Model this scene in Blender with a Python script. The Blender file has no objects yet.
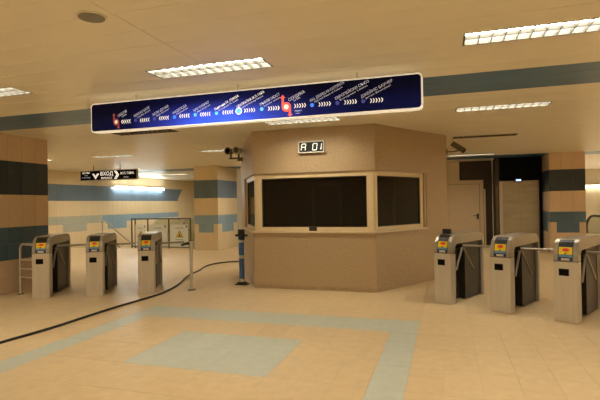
import bpy, bmesh, math, random
from mathutils import Vector, Matrix
random.seed(7)
R = math.radians
col = bpy.context.scene.collection
scene = bpy.context.scene

# ------------------------------------------------------------------ camera, world, exposure
EYE = 1.55
yaw, pitch, roll = R(17.4), R(0.457), R(-0.905)
_r = Vector((math.cos(yaw), math.sin(yaw), 0)); _f = Vector((-math.sin(yaw), math.cos(yaw), 0)); _u = Vector((0, 0, 1))
_f2 = _f*math.cos(pitch) + _u*math.sin(pitch); _u2 = _u*math.cos(pitch) - _f*math.sin(pitch)
_r3 = _r*math.cos(roll) + _u2*math.sin(roll); _u3 = _u2*math.cos(roll) - _r*math.sin(roll)
cam = bpy.data.objects.new('camera', bpy.data.cameras.new('camera'))
cam.data.sensor_width = 36.0; cam.data.lens = 465.0/600*36
cam.data.clip_start = 0.05; cam.data.clip_end = 200
cam.matrix_world = Matrix(((_r3.x, _u3.x, -_f2.x, 0), (_r3.y, _u3.y, -_f2.y, 0), (_r3.z, _u3.z, -_f2.z, EYE), (0, 0, 0, 1)))
col.objects.link(cam); scene.camera = cam
w = bpy.data.worlds.new('world'); scene.world = w; w.use_nodes = True
w.node_tree.nodes['Background'].inputs[0].default_value = (1.0, .82, .55, 1)
w.node_tree.nodes['Background'].inputs[1].default_value = 0.05
vs = scene.view_settings
vs.view_transform = 'Standard'; vs.look = 'None'; vs.gamma = 1; vs.use_curve_mapping = False
vs.exposure = 0.0
LAMP = 25.5            # emission of one lit ceiling lamp tray
LAMP_COL = (1.0, .92, .74, 1)

# ------------------------------------------------------------------ materials
def srgb(r, g, b):
    f = lambda c: (c/255/12.92 if c/255 <= .04045 else ((c/255+.055)/1.055)**2.4)
    return (f(r), f(g), f(b), 1)
MATS = {}
def mat(name, color, rough=.5, metal=0.0, noise=0.0, scale=40.0, vary=0.0, bump=0.0, spec=.5, coat=0.0, stretch=None):
    m = bpy.data.materials.new(name); m.use_nodes = True
    nt = m.node_tree; b = nt.nodes['Principled BSDF']
    b.inputs['Roughness'].default_value = rough; b.inputs['Metallic'].default_value = metal
    b.inputs['Specular IOR Level'].default_value = spec; b.inputs['Coat Weight'].default_value = coat
    b.inputs['Base Color'].default_value = color
    if noise or vary or bump:
        tc = nt.nodes.new('ShaderNodeTexCoord'); src = tc.outputs['Object']
        if vary:      # colour differs a little from piece to piece, and the grain with it
            oi = nt.nodes.new('ShaderNodeObjectInfo'); ge = nt.nodes.new('ShaderNodeNewGeometry')
            ad = nt.nodes.new('ShaderNodeMath'); ad.operation = 'ADD'
            nt.links.new(oi.outputs['Random'], ad.inputs[0]); nt.links.new(ge.outputs['Random Per Island'], ad.inputs[1])
            fr = nt.nodes.new('ShaderNodeMath'); fr.operation = 'FRACT'; nt.links.new(ad.outputs[0], fr.inputs[0])
            src = ge.outputs['Position']
        if stretch:
            mp = nt.nodes.new('ShaderNodeMapping'); mp.inputs['Scale'].default_value = stretch
            nt.links.new(src, mp.inputs['Vector']); src = mp.outputs['Vector']
        tn = nt.nodes.new('ShaderNodeTexNoise'); tn.inputs['Scale'].default_value = scale; tn.inputs['Detail'].default_value = 6
        nt.links.new(src, tn.inputs['Vector'])
        mr = nt.nodes.new('ShaderNodeMapRange'); mr.inputs['From Min'].default_value = .25; mr.inputs['From Max'].default_value = .75
        mr.inputs['To Min'].default_value = 1-noise; mr.inputs['To Max'].default_value = 1+noise
        nt.links.new(tn.outputs['Fac'], mr.inputs['Value'])
        val = mr.outputs['Result']
        if vary:
            m2 = nt.nodes.new('ShaderNodeMapRange'); m2.inputs['To Min'].default_value = 1-vary; m2.inputs['To Max'].default_value = 1+vary
            nt.links.new(fr.outputs[0], m2.inputs['Value'])
            mu = nt.nodes.new('ShaderNodeMath'); mu.operation = 'MULTIPLY'
            nt.links.new(val, mu.inputs[0]); nt.links.new(m2.outputs['Result'], mu.inputs[1]); val = mu.outputs[0]
        mx = nt.nodes.new('ShaderNodeVectorMath'); mx.operation = 'SCALE'
        mx.inputs[0].default_value = color[:3]; nt.links.new(val, mx.inputs['Scale'])
        nt.links.new(mx.outputs['Vector'], b.inputs['Base Color'])
        if bump:
            bp = nt.nodes.new('ShaderNodeBump'); bp.inputs['Strength'].default_value = bump; bp.inputs['Distance'].default_value = .002
            nt.links.new(tn.outputs['Fac'], bp.inputs['Height']); nt.links.new(bp.outputs['Normal'], b.inputs['Normal'])
    MATS[name] = m; return m
def emit(name, color, strength):
    m = bpy.data.materials.new(name); m.use_nodes = True; nt = m.node_tree
    b = nt.nodes['Principled BSDF']; b.inputs['Base Color'].default_value = color
    b.inputs['Emission Color'].default_value = color; b.inputs['Emission Strength'].default_value = strength
    MATS[name] = m; return m

mat('floor_tan', (.63, .47, .265, 1), .42, noise=.07, scale=9, vary=.025, spec=.4)
mat('floor_grey', (.49, .51, .43, 1), .42, noise=.05, scale=9, vary=.025, spec=.4)
mat('grout', (.56, .42, .25, 1), .8)
mat('ceiling_panel', (.83, .755, .60, 1), .38, noise=.03, scale=3, vary=.02, spec=.5)
mat('ceiling_blue', (.052, .145, .27, 1), .35, noise=.04, scale=3, vary=.05)
mat('ceiling_backing', (.12, .10, .07, 1), .9)
mat('cream_tile', (.84, .69, .45, 1), .38, noise=.09, scale=40, vary=.02)
mat('tan_tile', (.72, .53, .34, 1), .42, noise=.14, scale=42, vary=.02)
mat('navy_tile', (.032, .050, .070, 1), .33, noise=.5, scale=60, vary=.10)
mat('slate_tile', (.085, .15, .21, 1), .33, noise=.2, scale=70, vary=.10)
mat('blue_tile', (.29, .43, .55, 1), .35, noise=.12, scale=60, vary=.06)
mat('steel_blue_tile', (.16, .23, .31, 1), .35, noise=.2, scale=60, vary=.06)
mat('pale_tile', (.50, .52, .44, 1), .4, noise=.06, scale=60, vary=.03)
mat('joint', (.30, .24, .16, 1), .8)
mat('granite', (.46, .335, .195, 1), .42, noise=.20, scale=42, spec=.4)
mat('wall_cream', (.72, .60, .41, 1), .5, noise=.05, scale=6)
mat('wall_olive', (.60, .53, .38, 1), .35, noise=.12, scale=1.5)
mat('frame_cream', (.76, .61, .37, 1), .35, noise=.04, scale=20)
mat('sill_stone', (.70, .56, .36, 1), .4, noise=.08, scale=60)
mat('dark_cladding', (.040, .028, .018, 1), .45, noise=.2, scale=20)
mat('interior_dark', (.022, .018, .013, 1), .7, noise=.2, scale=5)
mat('interior_metal_brightened', (.16, .16, .13, 1), .5)  # brightened to stand in for vertical reflections in the window glass
mat('steel', (.60, .545, .45, 1), .36, metal=.45, noise=.07, scale=30, stretch=(1, 1, .05))
mat('steel_head_darkened', (.42, .38, .315, 1), .32, metal=.75, noise=.06, scale=30)  # darker than the pedestals: dark ceiling reflection put into the colour
mat('arm_steel', (.34, .30, .245, 1), .35, metal=.6)
mat('steel_dark', (.12, .10, .075, 1), .38, metal=.7, noise=.1, scale=20)
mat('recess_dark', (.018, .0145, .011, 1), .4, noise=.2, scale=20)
mat('lift_steel', (.40, .37, .29, 1), .28, metal=.8, noise=.12, scale=2.0, stretch=(1, 1, 4))
mat('black_panel', (.005, .005, .005, 1), .4, spec=.05)
mat('black_plastic', (.012, .012, .012, 1), .45)
mat('rubber', (.010, .010, .011, 1), .5)
mat('white_board', (.80, .85, .82, 1), .5)
mat('yellow', (.85, .62, .01, 1), .45)
mat('red', (.75, .05, .03, 1), .45)
mat('sticker_blue', (.13, .32, .52, 1), .45)
mat('sticker_navy', (.02, .03, .12, 1), .4)
mat('off_white', (.68, .63, .52, 1), .5)
mat('grey_print', (.30, .29, .25, 1), .6)
mat('blue_wrap', (.05, .13, .32, 1), .3, noise=.5, scale=30, bump=.6)
mat('tape', (.58, .52, .40, 1), .4)
mat('lamp_white', (.80, .74, .60, 1), .35)
mat('louvre', (.06, .056, .047, 1), .4, spec=.3)
mat('lamp_off', (.22, .18, .12, 1), .5)
mat('grille', (.22, .20, .16, 1), .6)
mat('grey_metal', (.16, .13, .085, 1), .5)
mat('door_leaf', (.74, .57, .36, 1), .45, noise=.05, scale=15)
emit('lamp_tray', LAMP_COL, LAMP)
emit('tube_tray', LAMP_COL, LAMP*1.35)
emit('lamp_tray_boosted', LAMP_COL, LAMP*2.0)  # same lamps, extra emission added to brighten the rear of the hall
emit('lamp_cool', (.95, 1.0, .95, 1), 42.0)
emit('sign_white', (1.0, .95, .85, 1), .62)
emit('sign_grey', (.75, .78, .90, 1), .30)
emit('sign_red', (.95, .10, .06, 1), .75)
emit('dot_blue', (.05, .22, .95, 1), .9)
emit('dot_sky', (.10, .50, .95, 1), .75)
emit('dot_dim', (.06, .08, .35, 1), .45)
emit('led_white', (.95, 1.0, .85, 1), .75)
emit('led_blue', (.35, .50, 1.0, 1), 3.0)

def sign_material():       # back-lit film: the tube behind it sits low and left of the middle
    m = bpy.data.materials.new('sign_backlit'); m.use_nodes = True; nt = m.node_tree
    b = nt.nodes['Principled BSDF']; b.inputs['Base Color'].default_value = (.003, .004, .012, 1); b.inputs['Roughness'].default_value = .5; b.inputs['Specular IOR Level'].default_value = .08
    tc = nt.nodes.new('ShaderNodeTexCoord'); sp = nt.nodes.new('ShaderNodeSeparateXYZ'); nt.links.new(tc.outputs['Object'], sp.inputs[0])
    def curve(sock, pts):
        mr = nt.nodes.new('ShaderNodeMapRange'); mr.inputs['From Min'].default_value = pts[0]; mr.inputs['From Max'].default_value = pts[1]
        nt.links.new(sock, mr.inputs['Value']); cr = nt.nodes.new('ShaderNodeValToRGB'); e = cr.color_ramp.elements
        e[0].position, e[1].position = 0, 1
        for p, v in pts[2]:
            if p == 0: e[0].color = (v, v, v, 1)
            elif p == 1: e[len(e)-1].color = (v, v, v, 1)
            else: n = e.new(p); n.color = (v, v, v, 1)
        nt.links.new(mr.outputs[0], cr.inputs[0]); return cr.outputs[0]
    cx = curve(sp.outputs['X'], (-2.0, 2.0, [(0, .015), (.14, .035), (.26, .32), (.38, .9), (.48, 1.0), (.58, .55), (.70, .10), (.85, .03), (1, .04)]))
    cz = curve(sp.outputs['Z'], (-.18, .18, [(0, 1.0), (.35, .72), (.55, .30), (.75, .07), (1, .025)]))
    mu = nt.nodes.new('ShaderNodeMath'); mu.operation = 'MULTIPLY'; nt.links.new(cx, mu.inputs[0]); nt.links.new(cz, mu.inputs[1])
    ad = nt.nodes.new('ShaderNodeMath'); ad.operation = 'ADD'; ad.inputs[1].default_value = .006; nt.links.new(mu.outputs[0], ad.inputs[0])
    rp = nt.nodes.new('ShaderNodeMix'); rp.data_type = 'RGBA'; rp.inputs[6].default_value = (.05, .06, .55, 1); rp.inputs[7].default_value = (.06, .14, 1.0, 1)
    nt.links.new(mu.outputs[0], rp.inputs[0])
    nt.links.new(rp.outputs[2], b.inputs['Emission Color'])
    sc = nt.nodes.new('ShaderNodeMath'); sc.operation = 'MULTIPLY'; sc.inputs[1].default_value = 1.5; nt.links.new(ad.outputs[0], sc.inputs[0])
    nt.links.new(sc.outputs[0], b.inputs['Emission Strength'])
    MATS['sign_backlit'] = m
sign_material()
def glass_material(name, tint, refl=1.0):
    m = bpy.data.materials.new(name); m.use_nodes = True; nt = m.node_tree
    for n in list(nt.nodes):
        if n.type == 'BSDF_PRINCIPLED': nt.nodes.remove(n)
    out = [n for n in nt.nodes if n.type == 'OUTPUT_MATERIAL'][0]
    t = nt.nodes.new('ShaderNodeBsdfTransparent'); t.inputs[0].default_value = tint
    g = nt.nodes.new('ShaderNodeBsdfGlossy'); g.inputs['Roughness'].default_value = .03; g.inputs[0].default_value = (refl, refl, refl, 1)
    lw = nt.nodes.new('ShaderNodeLayerWeight'); lw.inputs[0].default_value = .5
    pw = nt.nodes.new('ShaderNodeMath'); pw.operation = 'POWER'; pw.inputs[1].default_value = 4; nt.links.new(lw.outputs['Facing'], pw.inputs[0])
    fr = nt.nodes.new('ShaderNodeMath'); fr.operation = 'MULTIPLY_ADD'; fr.inputs[1].default_value = .7; fr.inputs[2].default_value = .045; nt.links.new(pw.outputs[0], fr.inputs[0])
    mx = nt.nodes.new('ShaderNodeMixShader'); nt.links.new(fr.outputs[0], mx.inputs[0]); nt.links.new(t.outputs[0], mx.inputs[1]); nt.links.new(g.outputs[0], mx.inputs[2])
    nt.links.new(mx.outputs[0], out.inputs[0]); MATS[name] = m
glass_material('kiosk_glass', (.42, .40, .35, 1), .55)
glass_material('clear_glass', (.86, .90, .86, 1), 1.0)

# ------------------------------------------------------------------ mesh helpers
class MB:
    def __init__(s): s.v = []; s.f = []; s.m = []
    def add(s, vs, fs, mi=0):
        o = len(s.v); s.v += [tuple(v) for v in vs]; s.f += [tuple(i+o for i in f) for f in fs]; s.m += [mi]*len(fs); return s
    def box(s, a, b, M=None, mi=0):
        vs = [Vector((x, y, z)) for z in (a[2], b[2]) for y in (a[1], b[1]) for x in (a[0], b[0])]
        if M: vs = [M @ v for v in vs]
        return s.add(vs, [(0, 2, 3, 1), (4, 5, 7, 6), (0, 1, 5, 4), (2, 6, 7, 3), (0, 4, 6, 2), (1, 3, 7, 5)], mi)
    def prism(s, pts, z0, z1):                      # polygon in XY, anticlockwise
        n = len(pts); vs = [(x, y, z0) for x, y in pts] + [(x, y, z1) for x, y in pts]
        return s.add(vs, [tuple(range(n-1, -1, -1)), tuple(range(n, 2*n))] + [(i, (i+1) % n, n+(i+1) % n, n+i) for i in range(n)])
    def extrude_x(s, prof, x0, x1):                 # profile in YZ, extruded along X
        n = len(prof); vs = [(x0, y, z) for y, z in prof] + [(x1, y, z) for y, z in prof]
        return s.add(vs, [tuple(range(n-1, -1, -1)), tuple(range(n, 2*n))] + [(i, (i+1) % n, n+(i+1) % n, n+i) for i in range(n)])
    def tube(s, path, r, n=10, r1=None):
        path = [Vector(p) for p in path]; rings = []; k = len(path)
        up = None
        for i, p in enumerate(path):
            d = (path[min(i+1, k-1)] - path[max(i-1, 0)]).normalized()
            if up is None:
                up = Vector((0, 0, 1)) if abs(d.z) < .9 else Vector((1, 0, 0))
            a = d.cross(up).normalized(); b = a.cross(d).normalized(); up = b
            rr = r if r1 is None else r + (r1-r)*i/(k-1)
            rings.append([p + (a*math.cos(2*math.pi*j/n) + b*math.sin(2*math.pi*j/n))*rr for j in range(n)])
        fs = []
        for i in range(k-1):
            for j in range(n): fs.append((i*n+j, i*n+(j+1) % n, (i+1)*n+(j+1) % n, (i+1)*n+j))
        fs += [tuple(range(n-1, -1, -1)), tuple((k-1)*n+j for j in range(n))]
        return s.add([v for r_ in rings for v in r_], fs)
    def cyl(s, c, r, z0, z1, n=20):
        return s.tube([(c[0], c[1], z0), (c[0], c[1], z1)], r, n)
    def mesh(s, name, mats, smooth=False, bevel=0.0, seg=2):
        me = bpy.data.meshes.new(name); me.from_pydata(s.v, [], s.f)
        for m in (mats if isinstance(mats, (list, tuple)) else [mats]): me.materials.append(MATS[m])
        if any(s.m): me.polygons.foreach_set('material_index', s.m)
        bm = bmesh.new(); bm.from_mesh(me)
        bmesh.ops.recalc_face_normals(bm, faces=bm.faces)
        if bevel:
            bmesh.ops.bevel(bm, geom=list(bm.edges), offset=bevel, segments=seg, affect='EDGES', clamp_overlap=True)
        bm.to_mesh(me); bm.free()
        if smooth:
            me.polygons.foreach_set('use_smooth', [True]*len(me.polygons))
            try: me.set_sharp_from_angle(angle=R(35))
            except Exception: pass
        return me
    def build(s, name, mats, parent=None, smooth=False, bevel=0.0, seg=2):
        return link(name, s.mesh(name, mats, smooth, bevel, seg), parent)
def link(name, me, parent=None):
    o = bpy.data.objects.new(name, me); col.objects.link(o)
    if parent: o.parent = parent
    return o
def tag(o, label=None, cat=None, group=None, kind=None):
    if label: o['label'] = label
    if cat: o['category'] = cat
    if group: o['group'] = group
    if kind: o['kind'] = kind
    return o
def empty(name, loc=(0, 0, 0), rz=0.0):
    o = bpy.data.objects.new(name, None); o.location = loc; o.rotation_euler = (0, 0, rz); o.empty_display_size = .1; col.objects.link(o); return o
def bx(name, a, b, m, parent=None, bevel=0.0):
    return MB().box(a, b).build(name, m, parent, bevel=bevel)
def children(o): return [c for c in bpy.data.objects if c.parent == o]
def copy_tree(o, parent=None):
    c = o.copy(); col.objects.link(c)
    if parent: c.parent = parent
    for ch in CH.get(o.name, []): copy_tree(ch, c)
    return c
CH = {}
def index_children(root):
    for c in [x for x in bpy.data.objects if x.parent == root]:
        CH.setdefault(root.name, []).append(c); index_children(c)
FACE_FRONT = Matrix.Rotation(R(90), 4, 'X')       # text in XY -> stands in XZ, read from -Y
def text_mesh(body, size, align='LEFT', shear=0.0, bold=0.0):
    cu = bpy.data.curves.new('lettering', 'FONT'); cu.body = body; cu.size = size; cu.align_x = align; cu.align_y = 'BOTTOM_BASELINE'
    cu.shear = shear; cu.resolution_u = 2; cu.extrude = .0008; cu.offset = bold*.5
    o = bpy.data.objects.new('lettering', cu); col.objects.link(o)
    bpy.context.view_layer.update()
    dg = bpy.context.evaluated_depsgraph_get()
    me = bpy.data.meshes.new_from_object(o.evaluated_get(dg), depsgraph=dg)
    bpy.data.objects.remove(o); bpy.data.curves.remove(cu); me.name = 'lettering'; return me
def lettering(body, size, loc, m, parent, align='LEFT', slant=0.0, shear=0.0, stretch=1.0, length=None, bold=0.0):
    me = text_mesh(body, size, align, shear, bold*size);
    if length: xs = [v.co.x for v in me.vertices]; stretch = length/(max(xs)-min(xs))
    me.name = 'lettering'; me.materials.clear(); me.materials.append(MATS[m])
    me.transform(Matrix.Translation(loc) @ FACE_FRONT @ Matrix.Rotation(slant, 4, 'Z') @ Matrix.Diagonal((stretch, 1, 1, 1)))
    return link('lettering', me, parent)

HC = 2.91                      # ceiling height
XL, XR, YF, YB = -13.8, 9.2, -4.0, 24.0

# ------------------------------------------------------------------ floor
TX, TY = .3065, .585
X0, Y0 = -2.34 - 6.5*TX, 6.23 - 30*TY             # a tile corner of the grid
floor = empty('floor'); tag(floor, kind='structure')
bx('floor_slab', (XL, YF, -.30), (XR, 14.80, -.006), 'grout', floor)
bx('floor_slab', (-8.45, 14.80, -.30), (XR, YB, -.006), 'grout', floor)
bx('lower_landing', (XL, 14.80, -3.3), (-8.45, YB, -3.0), 'floor_tan', floor)
bx('stairwell_edge', (-8.47, 14.8, -3.0), (-8.45, YB, -.01), 'wall_cream', floor)
def tile_color(i, j):          # i column, j row counted back from the outer band (row 0 = band)
    if 0 <= i < 13 and 0 <= j < 8:
        if j == 0 or i in (0, 12) or j == 7: return 'floor_grey'
        if j in (2, 3) and 4 <= i <= 8: return 'floor_grey'
    return 'floor_tan'
def project(p):
    c = Vector(p) - Vector((0, 0, EYE)); d = c.dot(_f2)
    return (300 + 465*c.dot(_r3)/d, 200 - 465*c.dot(_u3)/d, d) if d > .1 else None
g = .0009
tile_me = {}
for nm in ('floor_tan', 'floor_grey'):
    tile_me[nm] = MB().box((g, g, -.012), (TX-g, TY-g, 0)).mesh('floor_tile', nm)
cells = []
i0, i1 = math.floor((XL-X0)/TX), math.ceil((XR-X0)/TX)
for i in range(i0, i1):
    for k in range(-math.ceil((Y0-YF)/TY)-1, math.ceil((YB-Y0)/TY)):
        x, y = X0+i*TX, Y0+k*TY
        if x < XL-.001 or x+TX > XR+.001 or y < YF or y+TY > YB: continue
        if x < -8.45 and y+TY > 14.9: continue
        if -3.7 < x < -1.0 and 8.3 < y < 11.4: continue          # under the kiosk
        cells.append((i, 29-k, x, y))
def size_on_photo(c):
    p = project((c[2]+TX/2, c[3]+TY/2, 0))
    if not p or not (-10 < p[0] < 610 and p[1] < 415): return 0
    return 1/p[2]
cells.sort(key=size_on_photo, reverse=True)
for c in cells[:300]:
    o = link('floor_tile', tile_me[tile_color(c[0], c[1])], floor); o.location = (c[2], c[3], 0)
rest = MB()
for c in cells[300:]:
    rest.box((c[2]+g, c[3]+g, -.012), (c[2]+TX-g, c[3]+TY-g, 0), mi=0 if tile_color(c[0], c[1]) == 'floor_tan' else 1)
tag(rest.build('distant_floor_tiles', ['floor_tan', 'floor_grey'], floor), kind='stuff')

# ------------------------------------------------------------------ ceiling of metal planks
PW, PY0 = .317, 5.27
ROW = lambda k: PY0 + (k+.5)*PW                    # lamps replace a stretch of one plank row
ROWS = [ROW(k) for k in (-25, -14, -4, 6, 16, 29, 39, 49)]
VIEW = {(-2.24, 2): 'lit ceiling lamp just in front of the blue line sign', (.80, 2): 'lit ceiling lamp at the upper right corner of the photo',
        (-5.28, 2): 'lit ceiling lamp cut by the left edge of the photo', (-2.24, 3): 'lit ceiling lamp over the kiosk front, just under the blue sign',
        (.80, 3): 'lit ceiling lamp behind the blue ceiling stripe on the right', (-5.28, 3): 'unlit ceiling lamp under the left half of the blue sign',
        (.80, 4): 'unlit ceiling lamp edge on, right of the kiosk camera', (-8.55, 4): 'lit ceiling lamp above the black entrance sign',
        (-5.28, 4): 'lit ceiling lamp behind the twin cameras at the left of the kiosk', (.75, 5): 'lit ceiling lamp just before the far blue stripe, above the door'}
OTHER = []
for x in (-11.36, -8.32, -5.28, -2.24, .80, 3.84, 6.88):
    for r in range(8):
        if any(abs(x-a) < .4 and r == b for a, b in VIEW): continue
        if abs(x+2.24) < .3 and r in (4, 5): continue                    # kiosk
        if r in (3, 5) and x in (-8.32, 3.84): continue                  # pillars
        if r > 5 and -9 < x < 3.0: continue                                 # behind the middle wall
        OTHER.append((x, r))
LX, LY = .635, .145                                # half size of a lamp
ceiling = bx('ceiling', (XL, YF, HC+.09), (XR, YB, HC+.25), 'ceiling_backing'); tag(ceiling, kind='structure')
plank_me = {}
joints = [XL, -8.12, -2.22, 3.68, XR]
near = MB()
for k in range(-30, 59):
    y = PY0 + k*PW
    if y < YF: continue
    nm = 'ceiling_blue' if k in (0, 1, 2, 31, 32, 33) else 'ceiling_panel'
    holes = sorted((x-LX, x+LX) for x, r in list(VIEW) + OTHER if abs(ROWS[r]-y-PW/2) < .01)
    for a, b in zip(joints[:-1], joints[1:]):
        segs = [(a, b)]
        for h0, h1 in holes:
            segs = [q for s0, s1 in segs for q in ([(s0, s1)] if h1 <= s0 or h0 >= s1 else [(s0, h0), (h1, s1)]) if q[1]-q[0] > .01]
        for s0, s1 in segs:
            if y < 1.8:
                near.box((s0+.003, y+.002, HC), (s1-.003, y+PW-.002, HC+.016)); continue
            key = (nm, round(s1-s0, 3))
            if key not in plank_me:
                L = s1-s0
                plank_me[key] = MB().add([(.002, .002, .016), (.002, .002, .003), (.002, .005, 0), (.002, PW-.005, 0), (.002, PW-.002, .003), (.002, PW-.002, .016),
                                          (L-.002, .002, .016), (L-.002, .002, .003), (L-.002, .005, 0), (L-.002, PW-.005, 0), (L-.002, PW-.002, .003), (L-.002, PW-.002, .016)],
                                         [(i, i+1, i+7, i+6) for i in range(5)] + [(5, 0, 6, 11), (0, 5, 4, 3, 2, 1), (6, 7, 8, 9, 10, 11)]).mesh('ceiling_plank', nm)
            o = link('ceiling_plank', plank_me[key], ceiling); o.location = (s0, y, HC)
tag(near.build('nearest_ceiling_planks', 'ceiling_panel', ceiling), kind='stuff')

# ------------------------------------------------------------------ walls
def wall(name, a, b, m): return tag(bx(name, a, b, m), kind='structure')
wl = wall('wall_left', (XL-.2, YF, -3.3), (XL, YB, HC), 'joint')
wall('wall_right', (XR, YF, -.3), (XR+.2, YB, HC), 'wall_cream')
wall('wall_back', (XL-.2, YB, -3.3), (XR+.2, YB+.2, HC), 'wall_olive')
wall('wall_front', (XL-.2, YF-.2, -.3), (XR+.2, YF, HC), 'wall_cream')
def wall_tiles():
    cells = {k: MB() for k in ('cream_tile', 'steel_blue_tile', 'blue_tile', 'pale_tile')}
    n = 0
    y = 4.0
    rows = [(-2.4, -1.8), (-1.8, -1.2), (-1.2, -.6), (-.6, 0), (0, .6), (.6, .9), (.9, 1.2), (1.2, 1.8), (1.8, 2.42), (2.42, 2.905)]
    while y < YB-.3:
        for z0, z1 in rows:
            k = 'cream_tile'
            if z0 == 1.8 and y < 21.7: k = 'steel_blue_tile'
            if z0 == .9 and y < 21.7: k = 'pale_tile' if y < 15.9 else 'blue_tile'
            if z0 == .6 and (14.0 <= y < 15.1): k = 'pale_tile'
            if z0 == .6 and (16.5 <= y < 17.5): k = 'blue_tile'
            cells[k].box((XL, y+.002, z0+.002), (XL+.012, y+.303, z1-.002))
        y += .305
    for k, mb in cells.items(): tag(mb.build(k.replace('steel_', 'dark_')+'s', k, wl), kind='stuff')
    # bevelled end of the dark band
    MB().add([(XL, 21.9, 1.8), (XL, 22.4, 2.42), (XL, 21.9, 2.42), (XL+.014, 21.9, 1.8), (XL+.014, 22.4, 2.42), (XL+.014, 21.9, 2.42)],
             [(0, 2, 1), (3, 4, 5), (0, 1, 4, 3), (1, 2, 5, 4), (2, 0, 3, 5)]).build('band_end', 'steel_blue_tile', wl)
wall_tiles()

# ------------------------------------------------------------------ tiled pillars
TILE_CACHE = {}
def pillar(name, label, x0, x1, y0, y1, cream, dark, low, full_low=False, wide=False):
    root = empty(name, ((x0+x1)/2, (y0+y1)/2, 0)); tag(root, label, 'pillar', 'tiled pillars of the hall')
    hx, hy = (x1-x0)/2, (y1-y0)/2; t = .012
    MB().box((-hx+t, -hy+t, 0), (hx-t, hy-t, HC-.002)).build('core', 'joint', root)
    rows = [(0, .3), (.3, .6), (.6, .9), (.9, 1.2), (1.2, 1.8), (1.8, 2.42), (2.42, HC-.002)]
    for side in range(4):
        L = 2*hx if side % 2 == 0 else 2*hy; n = round(L/.3); wd = L/n
        off = hy if side % 2 == 0 else hx
        for z0, z1 in rows:
            cols = [(-L/2+i*wd, -L/2+(i+1)*wd) for i in range(n)]
            if z0 == .6 and not full_low and n == 3:
                cols = [(-L/2, -L/2+.17), (-L/2+.17, 0), (0, L/2-.17), (L/2-.17, L/2)]
            for ci, (a, b) in enumerate(cols):
                m = cream
                if z0 == 1.8: m = dark
                elif z0 == .9: m = low
                elif z0 == .6 and (full_low or 0 < ci < len(cols)-1): m = low
                key = (m, round(b-a, 3), round(z1-z0, 3))
                if key not in TILE_CACHE:
                    w_, h_ = b-a, z1-z0; e = .0015; q = .004
                    TILE_CACHE[key] = MB().add(
                        [(e, t, e), (w_-e, t, e), (w_-e, t, h_-e), (e, t, h_-e), (e+q, 0, e+q), (w_-e-q, 0, e+q), (w_-e-q, 0, h_-e-q), (e+q, 0, h_-e-q),
                         (e, .002, e), (w_-e, .002, e), (w_-e, .002, h_-e), (e, .002, h_-e)],
                        [(4, 5, 6, 7)] + [(4+i, 8+i, 8+(i+1) % 4, 4+(i+1) % 4) for i in range(4)] + [(8+i, i, (i+1) % 4, 8+(i+1) % 4) for i in range(4)]).mesh('tile', m)
                o = link('tile', TILE_CACHE[key], root)
                o.matrix_local = Matrix.Rotation(side*math.pi/2, 4, 'Z') @ Matrix.Translation((a, -off, z0))
    return root
pillar('tiled_pillar', 'tan tiled pillar with dark bands at the left edge, beside the tubular rail', -8.56, -7.64, 5.92, 7.42, 'tan_tile', 'navy_tile', 'slate_tile', True)
pillar('tiled_pillar', 'cream tiled pillar with grey and blue bands between white boards and kiosk', -8.40, -7.48, 14.42, 15.95, 'cream_tile', 'steel_blue_tile', 'blue_tile')
pillar('tiled_pillar', 'cream tiled pillar with dark bands to the right of the lift', 2.88, 3.80, 15.05, 16.55, 'tan_tile', 'navy_tile', 'slate_tile')

# ------------------------------------------------------------------ middle wall with door and lift
YM = 16.9
wm = wall('wall_middle', (-6.4, YM, 0), (.46, YM+.2, HC), 'wall_cream')
MB().box((.46, YM, 2.26), (1.5, YM+.2, HC)).box((1.22, YM, 0), (1.5, YM+.2, 2.26)).build('dark_cladding', 'dark_cladding', wm)
bx('painted_light_gap', (1.235, YM-.02, 0), (1.285, YM, 1.95), 'frame_cream', wm)  # cream strip painted in for a thin gap of light
door = empty('door_1', (.60, YM, 0)); tag(door, kind='structure')
MB().box((-.62, -.06, 0), (-.50, .05, 2.26)).box((.50, -.06, 0), (.62, .05, 2.26)).box((-.50, -.06, 2.13), (.50, .05, 2.26)).build('door_frame', 'door_leaf', door, bevel=.008)
MB().box((-.495, -.035, .01), (.495, .01, 2.12)).build('door_leaf', 'door_leaf', door, bevel=.004)
MB().box((-.498, -.02, 2.115), (.498, -.012, 2.135)).box((.488, -.037, .01), (.502, -.01, 2.13)).build('door_seal', 'dark_cladding', door)
h = MB().box((.40, -.05, .93), (.46, -.035, 1.12)).tube([(.43, -.05, 1.05), (.43, -.10, 1.05), (.28, -.10, 1.05)], .011, 8)
h.build('handle', 'black_plastic', door)
lift = empty('lift', (2.19, 16.0, 0)); tag(lift, 'steel lift with glossy black surround next to the plain door', 'lift')
MB().box((-.67, 0, 0), (-.56, .89, HC-.002)).build('side_post', 'dark_cladding', lift)
MB().box((-.56, 0, 2.17), (.66, .89, HC-.002)).build('header_panel', 'black_panel', lift)
MB().box((.60, 0, 0), (.66, .89, 2.17)).build('side_post', 'black_panel', lift)
MB().box((-.66, .003, 0.0), (-.60, -.004, 2.0)).build('call_strip', 'steel_dark', lift)
MB().box((-.56, .06, 0), (-.46, .12, 2.17)).build('jamb', 'steel', lift)
MB().box((-.46, .10, .01), (.07, .14, 2.17)).build('door_panel', 'lift_steel', lift, bevel=.004)
MB().box((.073, .10, .01), (.60, .14, 2.17)).build('door_panel', 'lift_steel', lift, bevel=.004)
dp = MB().box((-.10, -.012, 2.13), (.10, .06, 2.23)).build('floor_display', 'black_plastic', lift)
MB().box((-.07, -.015, 2.155), (.07, -.010, 2.205)).build('screen', 'led_blue', dp)
MB().box((-.56, .2, 0), (.60, .89, 2.17)).build('shaft', 'recess_dark', lift)

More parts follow.
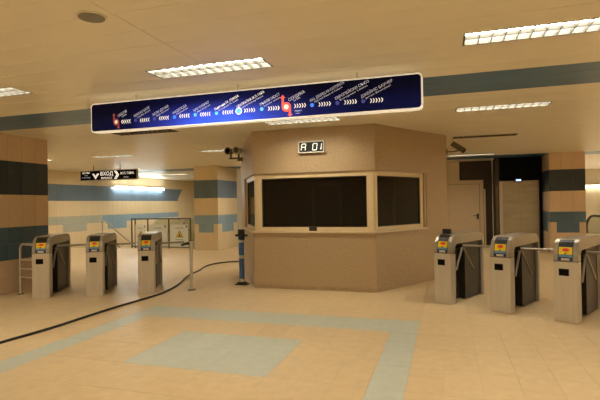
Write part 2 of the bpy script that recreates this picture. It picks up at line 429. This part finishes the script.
# ------------------------------------------------------------------ kiosk
kiosk = empty('ticket_kiosk', (-2.285, 8.0, 0)); tag(kiosk, 'tan granite ticket kiosk with angled sides and dark windows in mid hall', 'kiosk')
KO = Vector((-2.285, 8.0))
P = [(-1.135, 0), (1.135, 0), (2.315, 2.06), (2.315, 4.0), (-2.315, 4.0), (-2.315, 2.06)]
lower = MB().prism(P, .06, 1.02).build('lower_wall', 'granite', kiosk, bevel=.004)
inset = [(-1.125, .012), (1.125, .012), (2.30, 2.06), (2.30, 3.99), (-2.30, 3.99), (-2.30, 2.06)]
MB().prism(inset, 0, .06).build('plinth', 'granite', kiosk)
MB().prism(P, 2.105, HC-.002).build('upper_wall', 'granite', kiosk, bevel=.004)
def face_matrix(p0, p1):          # local x along the face, local y into the kiosk
    d = Vector((p1[0]-p0[0], p1[1]-p0[1], 0)).normalized()
    n = Vector((-d.y, d.x, 0))
    return Matrix(((d.x, n.x, 0, p0[0]), (d.y, n.y, 0, p0[1]), (0, 0, 1, 0), (0, 0, 0, 1))), math.hypot(p1[0]-p0[0], p1[1]-p0[1])
def mid_wall(p0, p1, s0, s1):
    Mx, L = face_matrix(p0, p1)
    return MB().box((s0, 0, 1.02), (s1, .12, 2.105), Mx).build('pier', 'granite', kiosk)
LR = math.hypot(1.18, 2.06)
mid_wall(P[1], P[2], 1.60, LR)
mid_wall(P[2], P[3], 0, 1.94)
mid_wall(P[3], P[4], 0, 4.63)
mid_wall(P[4], P[5], 0, 1.94)
mid_wall(P[5], P[0], 0, LR-1.60)
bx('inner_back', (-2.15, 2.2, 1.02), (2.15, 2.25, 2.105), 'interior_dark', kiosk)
MB().box((-.62, 2.16, 1.02), (-.56, 2.2, 2.0)).box((.02, 2.16, 1.02), (.06, 2.2, 2.0)).box((-.62, 2.16, 1.94), (.06, 2.2, 2.0)).build('inner_door_frame', 'interior_metal_brightened', kiosk)
bx('inner_cabinet', (.72, 1.7, 1.02), (1.25, 2.15, 1.98), 'interior_metal_brightened', kiosk)
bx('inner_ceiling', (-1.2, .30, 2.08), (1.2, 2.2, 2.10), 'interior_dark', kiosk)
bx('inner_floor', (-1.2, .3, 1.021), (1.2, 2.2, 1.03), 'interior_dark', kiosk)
def window(p0, p1, s0, s1, fl, fr, hole=None):
    Mx, L = face_matrix(p0, p1)
    d0, d1 = .035, .10; z0, z1 = 1.055, 2.105; zb, zt = 1.125, 2.02
    fb = MB().box((s0, d0, z0), (s0+fl, d1, z1), Mx).box((s1-fr, d0, z0), (s1, d1, z1), Mx).box((s0+fl, d0, zt), (s1-fr, d1, z1), Mx)
    if hole: fb.box((s0+fl, d0, z0), (hole[0], d1, zb), Mx).box((hole[1], d0, z0), (s1-fr, d1, zb), Mx)
    else: fb.box((s0+fl, d0, z0), (s1-fr, d1, zb), Mx)
    fo = fb.build('window_frame', 'frame_cream', kiosk, bevel=.006)
    MB().box((s0+fl, .065, zb), (s1-fr, .071, zt), Mx).build('pane', 'kiosk_glass', fo)
    k = .014
    MB().box((s0+fl, .052, zb), (s0+fl+k, .066, zt), Mx).box((s1-fr-k, .052, zb), (s1-fr, .066, zt), Mx).box((s0+fl, .052, zt-k), (s1-fr, .066, zt), Mx)\
        .box((s0+fl, .052, zb), (s1-fr, .066, zb+k), Mx).build('gasket', 'dark_cladding', fo)
    return fo
window(P[0], P[1], .03, 2.24, .125, .125, hole=(1.06, 1.21))
window(P[1], P[2], .03, 1.53, .075, .095)
window(P[5], P[0], LR-1.53, LR-.03, .095, .075)
def jamb_cap(p0, p1, s0, s1):
    Mx, L = face_matrix(p0, p1); MB().box((s0, .012, 1.055), (s1, .12, 2.105), Mx).build('reveal', 'granite', kiosk)
jamb_cap(P[1], P[2], 1.53, 1.60); jamb_cap(P[5], P[0], LR-1.60, LR-1.53)
bx('speaking_slot', (-.075, .05, 1.056), (.075, .12, 1.125), 'black_plastic', kiosk)
def sill(p0, p1, s0, s1):
    Mx, L = face_matrix(p0, p1); MB().box((s0, -.03, 1.02), (s1, .11, 1.055), Mx).build('sill', 'sill_stone', kiosk, bevel=.005)
sill(P[0], P[1], -.017, 1.68); sill(P[0], P[1], 1.684, 2.287); sill(P[1], P[2], .012, 1.60); sill(P[5], P[0], LR-1.60, LR-.012)

# display on the kiosk front
disp = empty('number_display', (-2.27, 7.998, 2.455)); tag(disp, 'small cream framed black display reading A 01 on the kiosk front', 'display')
MB().box((-.235, -.05, 0), (.235, 0, .205)).build('case', 'black_plastic', disp)
MB().box((-.24, -.06, -.004), (.24, -.045, .016)).box((-.24, -.06, .189), (.24, -.045, .209)).box((-.24, -.06, .016), (-.22, -.045, .189)).box((.22, -.06, .016), (.24, -.045, .189)).build('bezel', 'off_white', disp, bevel=.003)
SEG = {'A': 'abcefg', '0': 'abcdef', '1': 'bc'}
def digit(ch, x, wd=.075, ht=.115, z=.045):
    mb = MB(); t = .013; sl = .14
    c = {'a': (0, ht, wd, ht), 'g': (0, ht/2, wd, ht/2), 'd': (0, 0, wd, 0), 'f': (0, ht/2, 0, ht), 'e': (0, 0, 0, ht/2), 'b': (wd, ht/2, wd, ht), 'c': (wd, 0, wd, ht/2)}
    for s_ in SEG[ch]:
        xa, za, xb, zb = c[s_]
        if za == zb: q = [(xa+t*.3, za-t/2), (xb-t*.3, za-t/2), (xb-t*.3, za+t/2), (xa+t*.3, za+t/2)]
        else: q = [(xa-t/2, za+t*.3), (xa+t/2, za+t*.3), (xa+t/2, zb-t*.3), (xa-t/2, zb-t*.3)]
        vs = [(x+px+sl*pz, y, z+pz) for y in (-.053, -.049) for px, pz in q]
        mb.add(vs, [(0, 1, 2, 3), (7, 6, 5, 4), (0, 4, 5, 1), (1, 5, 6, 2), (2, 6, 7, 3), (3, 7, 4, 0)])
    return mb.build('digit', 'led_white', disp)
digit('A', -.185); digit('0', .025); digit('1', .105)

# ------------------------------------------------------------------ turnstiles
PROF = [(0, .77), (.008, .86), (.03, .945), (.07, 1.005), (.13, 1.04), (.20, 1.05)]
def on_profile(z):
    for (y0, z0), (y1, z1) in zip(PROF[:-1], PROF[1:]):
        if z <= z1: return y0 + (y1-y0)*(z-z0)/(z1-z0)
    return PROF[-1][0]
def patch(name, x0, x1, z0, z1, m, parent, off, shape=None):     # a thin plate following the curved front
    zs = [z0] + [z for _, z in PROF if z0 < z < z1] + [z1]
    if shape == 'ellipse':
        n = 18; cx, cz = (x0+x1)/2, (z0+z1)/2
        pts = [(cx+(x1-x0)/2*math.cos(2*math.pi*i/n), cz+(z1-z0)/2*math.sin(2*math.pi*i/n)) for i in range(n)]
        vs = [(x, on_profile(z)-off, z) for x, z in pts] + [(x, on_profile(z)-off+.003, z) for x, z in pts]
        return MB().add(vs, [tuple(range(n)), tuple(range(2*n-1, n-1, -1))] + [(i, n+i, n+(i+1) % n, (i+1) % n) for i in range(n)]).build(name, m, parent)
    mb = MB(); n = len(zs); vs = []
    for z in zs:
        y = on_profile(z)
        vs += [(x0, y-off, z), (x1, y-off, z), (x0, y-off+.008, z+.003), (x1, y-off+.008, z+.003)]
    fs = []
    for i in range(n-1):
        a, b = 4*i, 4*i+4
        fs += [(a, a+1, b+1, b), (a+2, b+2, b+3, a+3), (a, b, b+2, a+2), (a+1, a+3, b+3, b+1)]
    fs += [(0, 2, 3, 1), (4*n-4, 4*n-3, 4*n-1, 4*n-2)]
    return mb.add(vs, fs).build(name, m, parent)
def make_turnstile():
    t = empty('turnstile')
    MB().box((-.14, .0, 0), (.14, .15, .768)).build('front_pedestal', 'steel', t, bevel=.008)
    prof = PROF + [(.96, 1.05), (1.05, 1.035), (1.11, .99), (1.14, .92), (1.14, .77), (1.08, .77), (1.08, .91), (.20, .90), (.15, .86), (.15, .77)]
    MB().extrude_x(prof, -.14, .14).build('head', 'steel_head_darkened', t, bevel=.007)
    MB().box((-.14, 1.08, 0), (.14, 1.14, .768)).build('rear_pedestal', 'steel', t, bevel=.008)
    MB().box((-.115, .15, .02), (.0, .52, .90)).build('side_panel', 'steel_dark', t)
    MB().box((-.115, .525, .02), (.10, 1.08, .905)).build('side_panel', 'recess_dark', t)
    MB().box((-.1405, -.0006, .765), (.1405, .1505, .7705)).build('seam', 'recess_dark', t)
    rd = patch('card_reader', -.085, .085, .775, 1.035, 'black_plastic', t, .004)
    patch('yellow_sticker', -.075, .078, .855, .945, 'yellow', rd, .007)
    patch('red_hand_print', -.035, .045, .893, .935, 'red', rd, .0085, 'ellipse')
    patch('black_mark', -.012, .012, .858, .872, 'black_plastic', rd, .0085)
    patch('blue_sticker', -.075, .078, .822, .855, 'sticker_blue', rd, .007)
    patch('navy_strip', -.08, .083, .776, .822, 'sticker_navy', rd, .006)
    patch('card_slot', -.045, .050, .782, .808, 'off_white', rd, .0085)
    wn = MB().box((-.078, -.004, .585), (.042, .01, .675)).build('ticket_window', 'recess_dark', t, bevel=.002)
    MB().box((-.070, -.0055, .592), (.034, -.003, .668)).build('screen', 'black_panel', wn)
    bolt = MB().cyl((0, 0), .011, 0, .004, 10); bolt.v = [(x-.105, on_profile(1.0)-.004-z+.006, y+1.0) for x, y, z in bolt.v]; bolt.build('lock', 'off_white', t)
    bolt = MB().cyl((0, 0), .011, 0, .004, 10); bolt.v = [(x+.112, on_profile(1.0)-.004-z+.006, y+1.0) for x, y, z in bolt.v]; bolt.build('lock', 'off_white', t)
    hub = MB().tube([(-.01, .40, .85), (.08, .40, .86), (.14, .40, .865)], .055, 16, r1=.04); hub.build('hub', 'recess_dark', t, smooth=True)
    for d, L in (((1, 0, .02), .50), ((.05, -.58, -.80), .44), ((.12, .55, -.83), .46)):
        d = Vector(d).normalized(); a = Vector((.125, .40, .86))
        MB().tube([a, a+d*L*.5, a+d*(L-.012), a+d*L], .017, 12).build('arm', 'arm_steel', t, smooth=True)
    return t
proto = make_turnstile(); index_children(proto)
spots = [((-.065, 7.36), -28, 'steel turnstile with a small black box on top, nearest the kiosk on the right'),
         ((.70, 6.965), -28, 'steel turnstile in the middle of the right row of three'),
         ((1.425, 6.605), -28, 'nearest steel turnstile at the right edge of the photo'),
         ((-6.63, 6.265), 27, 'steel turnstile joined to the tubular rail by the left pillar'),
         ((-5.84, 6.635), 27, 'steel turnstile in the middle of the left row of three'),
         ((-5.05, 7.00), 27, 'steel turnstile of the left row standing in front of the white boards')]
for i, (p, a, lb) in enumerate(spots):
    o = proto if i == 0 else copy_tree(proto)
    o.location = (p[0], p[1], 0); o.rotation_euler = (0, 0, R(a)); tag(o, lb, 'turnstile', 'tripod turnstiles in two rows')
o = MB().box((-.06, -.03, 0), (.06, .03, .075)).box((-.05, -.034, .01), (.05, -.03, .065)).build('sensor_box', 'black_plastic', bevel=.004)
o.location = (-.065+.20*.47-.02, 7.36+.2*.883, 1.05); o.rotation_euler = (0, 0, R(-28)); tag(o, 'small black box standing on the turnstile nearest the kiosk', 'box')

# ------------------------------------------------------------------ rail and posts beside the turnstiles
rail = empty('guard_rail', (-7.34, 6.50, 0)); tag(rail, 'tubular steel guard rail between left pillar and first turnstile', 'railing')
e = Vector((-6.89, 6.435, 0)) - Vector((-7.34, 6.50, 0))
MB().tube([(0, 0, 0), (0, 0, .80)] + [(e.x*.16*(1-math.cos(a)), e.y*.16*(1-math.cos(a)), .80+.10*math.sin(a)) for a in (R(22), R(45), R(68), R(90))] + [(e.x, e.y, .90)], .023, 12).build('frame_tube', 'steel', rail, smooth=True)
for z in (.62, .46, .31): MB().tube([(0, 0, z), (e.x, e.y, z)], .012, 8).build('crossbar', 'steel', rail, smooth=True)
MB().tube([(e.x*.92, e.y*.92, 0), (e.x*.92, e.y*.92, .9)], .02, 10).build('inner_post', 'steel', rail, smooth=True)
MB().cyl((0, 0), .05, 0, .012).build('foot_plate', 'steel_dark', rail)

post = empty('barrier_post', (-4.47, 7.54, 0)); tag(post, 'slim bare steel post standing on the floor beside the left turnstiles', 'post')
MB().cyl((0, 0), .032, .01, .90).build('tube', 'steel', post, smooth=True)
MB().cyl((0, 0), .07, 0, .012).build('foot_plate', 'steel_dark', post)
MB().tube([(0, 0, .86), (-.10, .0, .85), (-.20, 0, .82)], .03, 10, r1=.02).build('bracket', 'black_plastic', post, smooth=True)
MB().cyl((0, 0), .036, .90, .925).build('cap', 'steel_dark', post)

wrap = empty('wrapped_post', (-3.80, 8.28, 0)); tag(wrap, 'post wrapped in blue plastic and tape at the kiosk corner', 'post')
path = [(random.uniform(-.006, .006), random.uniform(-.006, .006), z) for z in (.06, .15, .3, .45, .6, .75, .88)]
MB().tube(path, .052, 14).build('plastic_wrap', 'blue_wrap', wrap, smooth=True)
for z in (.09, .54): MB().cyl((0, 0), .060, z-.03, z+.03, 16).build('tape_band', 'tape', wrap, smooth=True)
MB().cyl((0, 0), .058, .82, .86, 16).build('tape_band', 'tape', wrap, smooth=True)
MB().box((-.12, -.08, 0), (.12, .08, .02)).box((-.08, -.055, .02), (.08, .055, .05)).build('base_plate', 'black_plastic', wrap, bevel=.004)
MB().tube([(0, 0, .88), (0, 0, .94)], .07, 12, r1=.05).box((-.055, -.04, .94), (.055, .04, 1.07)).box((-.12, -.03, .93), (.12, .03, .975)).build('head', 'black_plastic', wrap, bevel=.004)

# cable
pts = [(-4.95, 3.2), (-4.89, 4.05), (-4.83, 4.77), (-4.84, 5.84), (-4.79, 7.0), (-4.97, 7.86), (-5.28, 8.64), (-5.43, 9.1), (-5.58, 9.77), (-5.80, 10.5), (-5.76, 11.1), (-5.40, 11.5), (-4.9, 11.42), (-4.64, 11.42)]
def spline(p, n=6):
    out = []
    for i in range(len(p)-1):
        p0, p1, p2, p3 = (Vector(p[max(min(k, len(p)-1), 0)]) for k in (i-1, i, i+1, i+2))
        for j in range(n):
            t = j/n; out.append(.5*((2*p1) + (p2-p0)*t + (2*p0-5*p1+4*p2-p3)*t*t + (3*p1-p0-3*p2+p3)*t**3))
    return out + [Vector(p[-1])]
c = MB().tube([(v.x, v.y, .017) for v in spline(pts)], .016, 8).build('floor_cable', 'rubber', smooth=True)
tag(c, 'black cable running across the floor past the turnstiles to the kiosk', 'cable')

# ------------------------------------------------------------------ line sign hung from the ceiling
SY, SX0, SX1, SZ0, SZ1 = 4.76, -4.21, -.20, 2.475, 2.835
sc = ((SX0+SX1)/2, SY, (SZ0+SZ1)/2)
sign = empty('line_map_sign', sc); tag(sign, 'long backlit blue metro line sign with station names hanging from the ceiling', 'sign')
hw, hh = (SX1-SX0)/2, (SZ1-SZ0)/2
def rounded(w_, h_, r, n=5):
    out = []
    for cx, cz, a0 in ((w_-r, h_-r, 0), (-w_+r, h_-r, 90), (-w_+r, -h_+r, 180), (w_-r, -h_+r, 270)):
        out += [(cx+r*math.cos(R(a0+90*i/n)), cz+r*math.sin(R(a0+90*i/n))) for i in range(n+1)]
    return out
def slab_xz(pts, y0, y1):
    n = len(pts); return MB().add([(x, y0, z) for x, z in pts] + [(x, y1, z) for x, z in pts],
        [tuple(range(n)), tuple(range(2*n-1, n-1, -1))] + [(i, n+i, n+(i+1) % n, (i+1) % n) for i in range(n)])
emit('sign_edge', (1.0, .93, .76, 1), .45)
slab_xz(rounded(hw, hh, .045), 0, .10).build('case', 'sign_edge', sign)
slab_xz(rounded(hw-.014, hh-.014, .035), -.004, .02).build('film', 'sign_backlit', sign)
for x in (-3.58, -2.22, -.86): MB().cyl((x-sc[0], .05), .012, hh-.005, HC-sc[2]-.001, 10).build('hanger', 'off_white', sign)
def su(px, py):                 # photo position on the sign face -> sign coordinates (used once to read the layout)
    d = _r3*((px-300)/465) - _u3*((py-200)/465) + _f2
    t = (SY-.006)/d.y; return d.x*t-sc[0], EYE+d.z*t-sc[2]
def dot(x, z, r, m, y=-.006, n=20):
    slab_xz([(x+r*math.cos(2*math.pi*i/n), z+r*math.sin(2*math.pi*i/n)) for i in range(n)], y, y+.003).build('station_dot', m, sign)
def chevrons(x, z, dirn):
    mb = MB(); s_ = .022
    for k in range(5):
        cx = x+(k-2)*.028
        q = [(cx-dirn*.010, z+s_), (cx, z+s_), (cx+dirn*.012, z), (cx, z-s_), (cx-dirn*.010, z-s_), (cx+dirn*.002, z)]
        mb.add([(a, y, b) for y in (-.008, -.005) for a, b in q], [tuple(range(6)), tuple(range(11, 5, -1))] + [(i, 6+i, 6+(i+1) % 6, (i+1) % 6) for i in range(6)])
    mb.build('chevrons', 'sign_white', sign)
ST = [(135.5, 120.2, 'ЛОМСКО ШОСЕ', 'Lomsko shosse', 'dot_dim', 'sign_grey'), (154.5, 118.7, 'БЕЛИ ДУНАВ', 'Beli Dunav', 'dot_dim', 'sign_grey'),
      (174.5, 117, 'НАДЕЖДА', 'Nadezhda', 'dot_blue', 'sign_grey'), (195.2, 114.7, 'ХАН КУБРАТ', 'Han Kubrat', 'dot_sky', 'sign_grey'),
      (216.5, 113.2, 'Княгиня М. ЛУИЗА', 'Knyaginya M. Luiza', 'dot_sky', 'sign_white'), (238.7, 111, 'ЦЕНТРАЛНА Ж.П. ГАРА', 'Central Railway Station', 'dot_sky', 'sign_white'),
      (261.7, 109, 'ЛЪВОВ МОСТ', 'Lavov most', 'dot_sky', 'sign_grey'), (312, 105, 'НАЦ. ДВОРЕЦ НА КУЛТУРАТА', 'National Palace of Culture', 'dot_blue', 'sign_grey'),
      (337.3, 103, 'ЕВРОПЕЙСКИ СЪЮЗ', 'European Union', 'dot_dim', 'sign_grey'), (363.2, 101.1, 'ДЖЕЙМС БАУЧЕР', 'James Bourchier', 'dot_dim', 'sign_grey')]
SL = R(24)
LEN = [.24, .23, .20, .22, .325, .36, .255, .405, .385, .35]
for (px, py, a, b, dm, tm), ln in zip(ST, LEN):
    x, z = su(px, py)
    big = px == 238.7
    if big: dot(x, z, .040, 'sign_white', -.0055); dot(x, z, .030, 'dot_sky', -.007)
    else: dot(x, z, .021, dm)
    size = .040
    lettering(a, size, (x-.018, -.0065, z+.032), tm, sign, slant=SL, length=ln)
    lettering(b, size*.62, (x+.028, -.0065, z+.020), 'sign_grey', sign, slant=SL, length=ln*.82)
for px, py in ((126, 121.5), (144.8, 120), (164, 118), (184.5, 115.8), (205.3, 114.2), (227.8, 112.2)): chevrons(*su(px, py), -1)
for px, py in ((249.5, 110.2), (273.7, 108.2), (300, 105.6), (324.6, 104), (350.4, 101.9), (376.5, 100.2)): chevrons(*su(px, py), 1)
def metro_mark(px, py, s_, m, inner):   # ring with an arrow up on the left and one down on the right
    x, z = su(px, py)
    n = 22
    dot(x, z, .052*s_, m, -.0065)
    dot(x, z, .026*s_, inner, -.009)
    mb = MB()
    for sg in (-1, 1):
        q = [(-.052, 0), (-.028, 0), (-.028, .10), (-.012, .10), (-.040, .135), (-.068, .10), (-.052, .10)]
        p2 = [(x-sg*-1*a*s_*1, z-sg*b*s_) for a, b in q] if sg == 1 else [(x+a*s_, z+b*s_) for a, b in q]
        if sg == 1: p2 = [(x-a*s_, z-b*s_*.8) for a, b in q]
        mb.add([(a, y, b) for y in (-.0075, -.004) for a, b in p2], [tuple(range(7)), tuple(range(13, 6, -1))] + [(i, 7+i, 7+(i+1) % 7, (i+1) % 7) for i in range(7)])
    mb.build('metro_mark', m, sign)
emit('mark_dim', (.35, .06, .05, 1), .5); emit('mark_core', (1, .85, .75, 1), .6)
metro_mark(286.3, 107, 1.0, 'sign_red', 'sign_white')
metro_mark(116.2, 122, .8, 'mark_dim', 'mark_core')
x, z = su(286.3, 107); lettering('СЕРДИКА', .046, (x+.03, -.0065, z+.056), 'sign_grey', sign, slant=SL, length=.2); lettering('Serdika', .028, (x+.085, -.0065, z+.052), 'sign_grey', sign, slant=SL)
x, z = su(294.5, 111.6); lettering('Линия 1', .022, (x, -.0065, z), 'sign_grey', sign); lettering('Line 1', .020, (x+.015, -.0065, z-.026), 'sign_grey', sign)
x, z = su(116.2, 122); lettering('ОБЕЛЯ', .042, (x+.03, -.0065, z+.055), 'sign_grey', sign, slant=SL); lettering('Obelya', .026, (x+.085, -.0065, z+.05), 'sign_grey', sign, slant=SL)

# entrance sign
es = empty('entrance_sign', (-10.46, 12.55, 2.58)); tag(es, 'black hanging sign reading entrance with arrows above the far passage', 'sign')
MB().box((-1.12, 0, -.17), (1.12, .08, .17)).build('case', 'tape', es, bevel=.01)
MB().box((-1.09, -.006, -.145), (1.09, .01, .145)).build('panel', 'black_panel', es)
for x in (.45, -.6): MB().cyl((x, .04), .012, .165, HC-2.571, 8).build('hanger', 'grey_metal', es)
lettering('ВХОД', .17, (-.045, -.0075, -.01), 'sign_white', es, 'CENTER', length=.50, bold=.03); lettering('ENTRANCE', .085, (-.045, -.0075, -.12), 'sign_white', es, 'CENTER', bold=.02)
lettering('Ж.П. ГАРА', .105, (.74, -.0075, .005), 'sign_white', es, 'CENTER', bold=.02); lettering('station', .07, (.70, -.0075, -.10), 'sign_grey', es, 'CENTER')
lettering('ЦЕНТЪР', .075, (-.86, -.0075, .065), 'sign_white', es, 'CENTER'); lettering('centre', .05, (-.86, -.0075, -.005), 'sign_grey', es, 'CENTER'); lettering('ул. Козлодуй', .055, (-.86, -.0075, -.08), 'sign_grey', es, 'CENTER')
def big_arrow(pts): slab_xz(pts, -.010, -.005).build('arrow', 'sign_white', es)
big_arrow([(-.62, .06), (-.54, .06), (-.48, -.02), (-.42, .06), (-.34, .06), (-.48, -.12)])
big_arrow([(.24, -.13), (.34, 0), (.24, .13), (.34, .13), (.44, 0), (.34, -.13)])

# ------------------------------------------------------------------ ceiling lamps
def make_lamp(lit, full=True, bare='lamp_tray'):
    t = empty('ceiling_lamp'); hx, hy, w_ = LX, PW/2-.001, .014
    MB().box((-hx, -hy, 0), (hx, -hy+w_, .07)).box((-hx, hy-w_, 0), (hx, hy, .07)).box((-hx, -hy+w_, 0), (-hx+w_, hy-w_, .07)).box((hx-w_, -hy+w_, 0), (hx, hy-w_, .07)).build('frame', 'louvre', t)
    MB().box((-hx+w_, -hy+w_, .062), (hx-w_, hy-w_, .07)).build('lamp_tray', ('tube_tray' if full else bare) if lit else 'lamp_off', t)
    if full:
        bm_ = 'louvre' if lit else 'lamp_off'
        MB().box((-hx+w_, -.006, .002), (hx-w_, .006, .034)).build('centre_bar', bm_, t)
        cb = MB().box((-.003, -hy+w_, .002), (.003, hy-w_, .034)).mesh('louvre_blade', bm_)
        for i in range(11):
            o = link('louvre_blade', cb, t); o.location = (-.51+i*.102, 0, 0)
    return t
LIT = make_lamp(True); OFF = make_lamp(False); BACK = make_lamp(True, False); REAR = make_lamp(True, False, 'lamp_tray_boosted')
for r_ in (LIT, OFF, BACK, REAR): index_children(r_)
used = set()
def put_lamp(src, x, y, label, group='recessed ceiling lamps'):
    o = src if src.name not in used else copy_tree(src); used.add(src.name)
    o.location = (x, y, HC); tag(o, label, 'ceiling lamp', group)
for (x, r), lb in VIEW.items():
    put_lamp(OFF if lb.startswith('unlit') else LIT, x, ROWS[r], lb)
for x, r in OTHER:  # unseen lamps; the rear ones are boosted to fill the far end
    put_lamp(REAR if r >= 4 else BACK, x, ROWS[r], 'plain lit ceiling lamp of the hall, hidden or outside the photo', 'ceiling lamps outside the photo')

sp = empty('ceiling_speaker', (-2.39, 2.72, HC)); tag(sp, 'round ceiling loudspeaker with grey grille near the upper left corner', 'loudspeaker')
MB().cyl((0, 0), .105, -.008, -.0005, 28).build('rim', 'ceiling_panel', sp); MB().cyl((0, 0), .090, -.011, -.007, 28).build('grille', 'grille', sp)

wlamp = empty('wall_lamp', (XL, 18.7, 2.40)); tag(wlamp, 'row of three bright white tubes on the far left wall', 'wall lamp')
MB().box((0.012, -1.88, .01), (.10, 1.88, .06)).build('housing', 'lamp_white', wlamp)
for k in range(3): MB().tube([(.12, -1.80+k*1.26, -.0), (.12, -.72+k*1.26, -.0)], .034, 10).build('tube', 'lamp_cool', wlamp)
wl2 = empty('wall_lamp', (6.9, YB, 2.14)); tag(wl2, 'white tube on the far wall beside the right pillar', 'wall lamp')
MB().box((-1.1, -.08, .02), (1.1, -.001, .06)).build('housing', 'lamp_white', wl2)
MB().tube([(-1.05, -.09, -.0), (1.05, -.09, .0)], .022, 10).build('tube', 'lamp_tray', wl2)

# ------------------------------------------------------------------ cameras on the kiosk
cc = empty('security_camera', (.03, 10.07, 2.57)); tag(cc, 'tilted security camera on an arm at the right rear edge of the kiosk', 'camera')
MB().box((0, -.05, -.06), (.02, .05, .06)).tube([(.01, 0, 0), (.14, 0, 0), (.24, 0, .02)], .014, 8).build('arm', 'grey_metal', cc)
M_ = Matrix.Translation((.24, 0, .08)) @ Matrix.Rotation(R(38), 4, 'Y') @ Matrix.Rotation(R(-20), 4, 'Z')
MB().box((-.16, -.05, -.05), (.14, .05, .05), M_).build('housing', 'grey_metal', cc, bevel=.008)
MB().box((-.18, -.058, .05), (.17, .058, .06), M_).build('sunshield', 'tape', cc)
MB().box((.14, -.036, -.036), (.148, .036, .036), M_).build('lens', 'black_panel', cc)
tw = empty('twin_camera', (-4.47, 9.46, 2.57)); tag(tw, 'pair of rounded security cameras on one bracket left of the kiosk', 'camera')
MB().box((-.13, -.03, 0), (.12, .03, .03)).box((-.11, -.02, .03), (-.08, .02, .12)).box((.08, -.02, .03), (.11, .02, .12)).box((.06, .0, -.05), (.17, .05, .03)).build('bracket', 'grey_metal', tw)
for x, m in ((-.11, 'grey_metal'), (.11, 'tape')):
    hd = MB().tube([(x*.9, -.16, .17), (x*.9, -.14, .17), (x*.95, -.05, .172), (x, .04, .175)], .085, 16, r1=.065).build('camera_head', m, tw, smooth=True)
    MB().tube([(x*.9, -.166, .17), (x*.9, -.158, .17)], .055, 14).build('lens', 'black_panel' if x < 0 else 'grey_metal', hd)

# ------------------------------------------------------------------ barrier, boards, stairs rail, escalators in the far passage
YFN = 14.72
fence = empty('stair_barrier', (-9.98, YFN, 0)); tag(fence, 'grey tubular barrier closing the far escalator', 'barrier')
for x in (-1.24, -1.09, -.54, .35, 1.24): MB().tube([(x, 0, 0), (x, 0, 1.10)], .026, 10).build('post', 'steel_dark', fence, smooth=True)
for z in (1.08, .05): MB().tube([(-1.24, 0, z), (1.24, 0, z)], .02, 8).build('rail', 'steel_dark', fence, smooth=True)
def board(x0, x1, label):
    b = empty('warning_board', ((x0+x1)/2, YFN-.03, .07)); hw_ = (x1-x0)/2
    tag(b, label, 'sign', 'white warning boards on the far barrier')
    MB().box((-hw_, -.012, 0), (hw_, .0, .80)).build('board', 'white_board', b, bevel=.004)
    s_ = .13; cz = .42; cx = min(.02, hw_-.2)
    def tri(k, y, m, nm):
        q = [(cx-s_*k, cz-s_*.55*k), (cx+s_*k, cz-s_*.55*k), (cx, cz+s_*1.1*k)]
        MB().add([(a, yy, c_) for yy in (y, y+.003) for a, c_ in q], [(0, 1, 2), (5, 4, 3), (0, 3, 4, 1), (1, 4, 5, 2), (2, 5, 3, 0)]).build(nm, m, b)
    tri(1.15, -.014, 'black_plastic', 'triangle_border'); tri(.92, -.016, 'yellow', 'warning_triangle')
    MB().box((cx-.035, -.019, cz-.05), (cx+.035, -.016, cz+.0)).box((cx-.012, -.019, cz), (cx+.012, -.016, cz+.06)).build('symbol', 'black_plastic', b)
    for z_, w_ in ((.66, .5), (.24, .45), (.13, .8)):
        MB().box((-hw_*w_, -.0135, z_), (hw_*w_, -.0125, z_+.022)).build('text_line', 'grey_print', b)
    MB().box((hw_*.8, -.03, .70), (hw_*.93, -.012, .76)).build('clip', 'black_plastic', b)
board(-11.04, -10.60, 'narrow white board with yellow warning triangle, leftmost on the barrier')
board(-10.44, -9.70, 'white board with yellow warning triangle, middle one on the barrier')
board(-9.55, -8.82, 'white board with yellow warning triangle, rightmost on the barrier')

hr = empty('stair_handrail', (-13.0, 15.2, 0)); tag(hr, 'thin steel handrail sloping down into the far stairwell', 'handrail')
MB().tube([(0, .02, .95), (0, .25, .95), (0, 2.2, -.30), (0, 4.2, -1.6)], .028, 10).build('top_rail', 'steel', hr, smooth=True)
MB().tube([(0, .05, -.5), (0, .05, .95)], .022, 10).build('post', 'steel', hr, smooth=True)
MB().tube([(0, .05, .50), (0, 2.0, -.75)], .018, 8).build('lower_rail', 'steel_dark', hr, smooth=True)

def escalator(name, x, label, dirn, y_end, length, m_rail, ry=.38):
    t = empty(name, (x, y_end, 0)); tag(t, label, 'escalator')
    prof = []
    r_ = .42
    for i in range(9):
        a = R(200 - i*110/8); prof.append((math.cos(a)*ry, .62 + r_*math.sin(a)))
    prof = [(dirn*(y+ry), z) for y, z in prof] + [(dirn*length, 1.04), (dirn*(length+2.2), -.2)]
    MB().tube([(0, y, z) for y, z in prof], .038, 8).build('handrail_belt', m_rail, t, smooth=True)
    pts_ = [(y, z-.03) for y, z in prof] + [(dirn*(length+2.2), -1.0), (dirn*length, .12), (prof[0][0], .12)]
    MB().extrude_x(pts_, -.008, .008).build('glass_panel', 'clear_glass', t)
    MB().box((-.10, min(0, dirn*length), 0), (.10, max(0, dirn*length), .16)).build('skirt', 'steel', t)
    return t
escalator('escalator_balustrade', -10.72, 'escalator balustrade behind the middle and left warning boards', 1, 15.3, 1.8, 'off_white')
escalator('escalator_balustrade', -9.50, 'escalator balustrade behind the rightmost warning board', 1, 15.3, 1.8, 'off_white')
escalator('escalator_balustrade', 4.32, 'glass escalator balustrade with black handrail right of the right pillar', -1, 17.1, 3.0, 'rubber', .85)
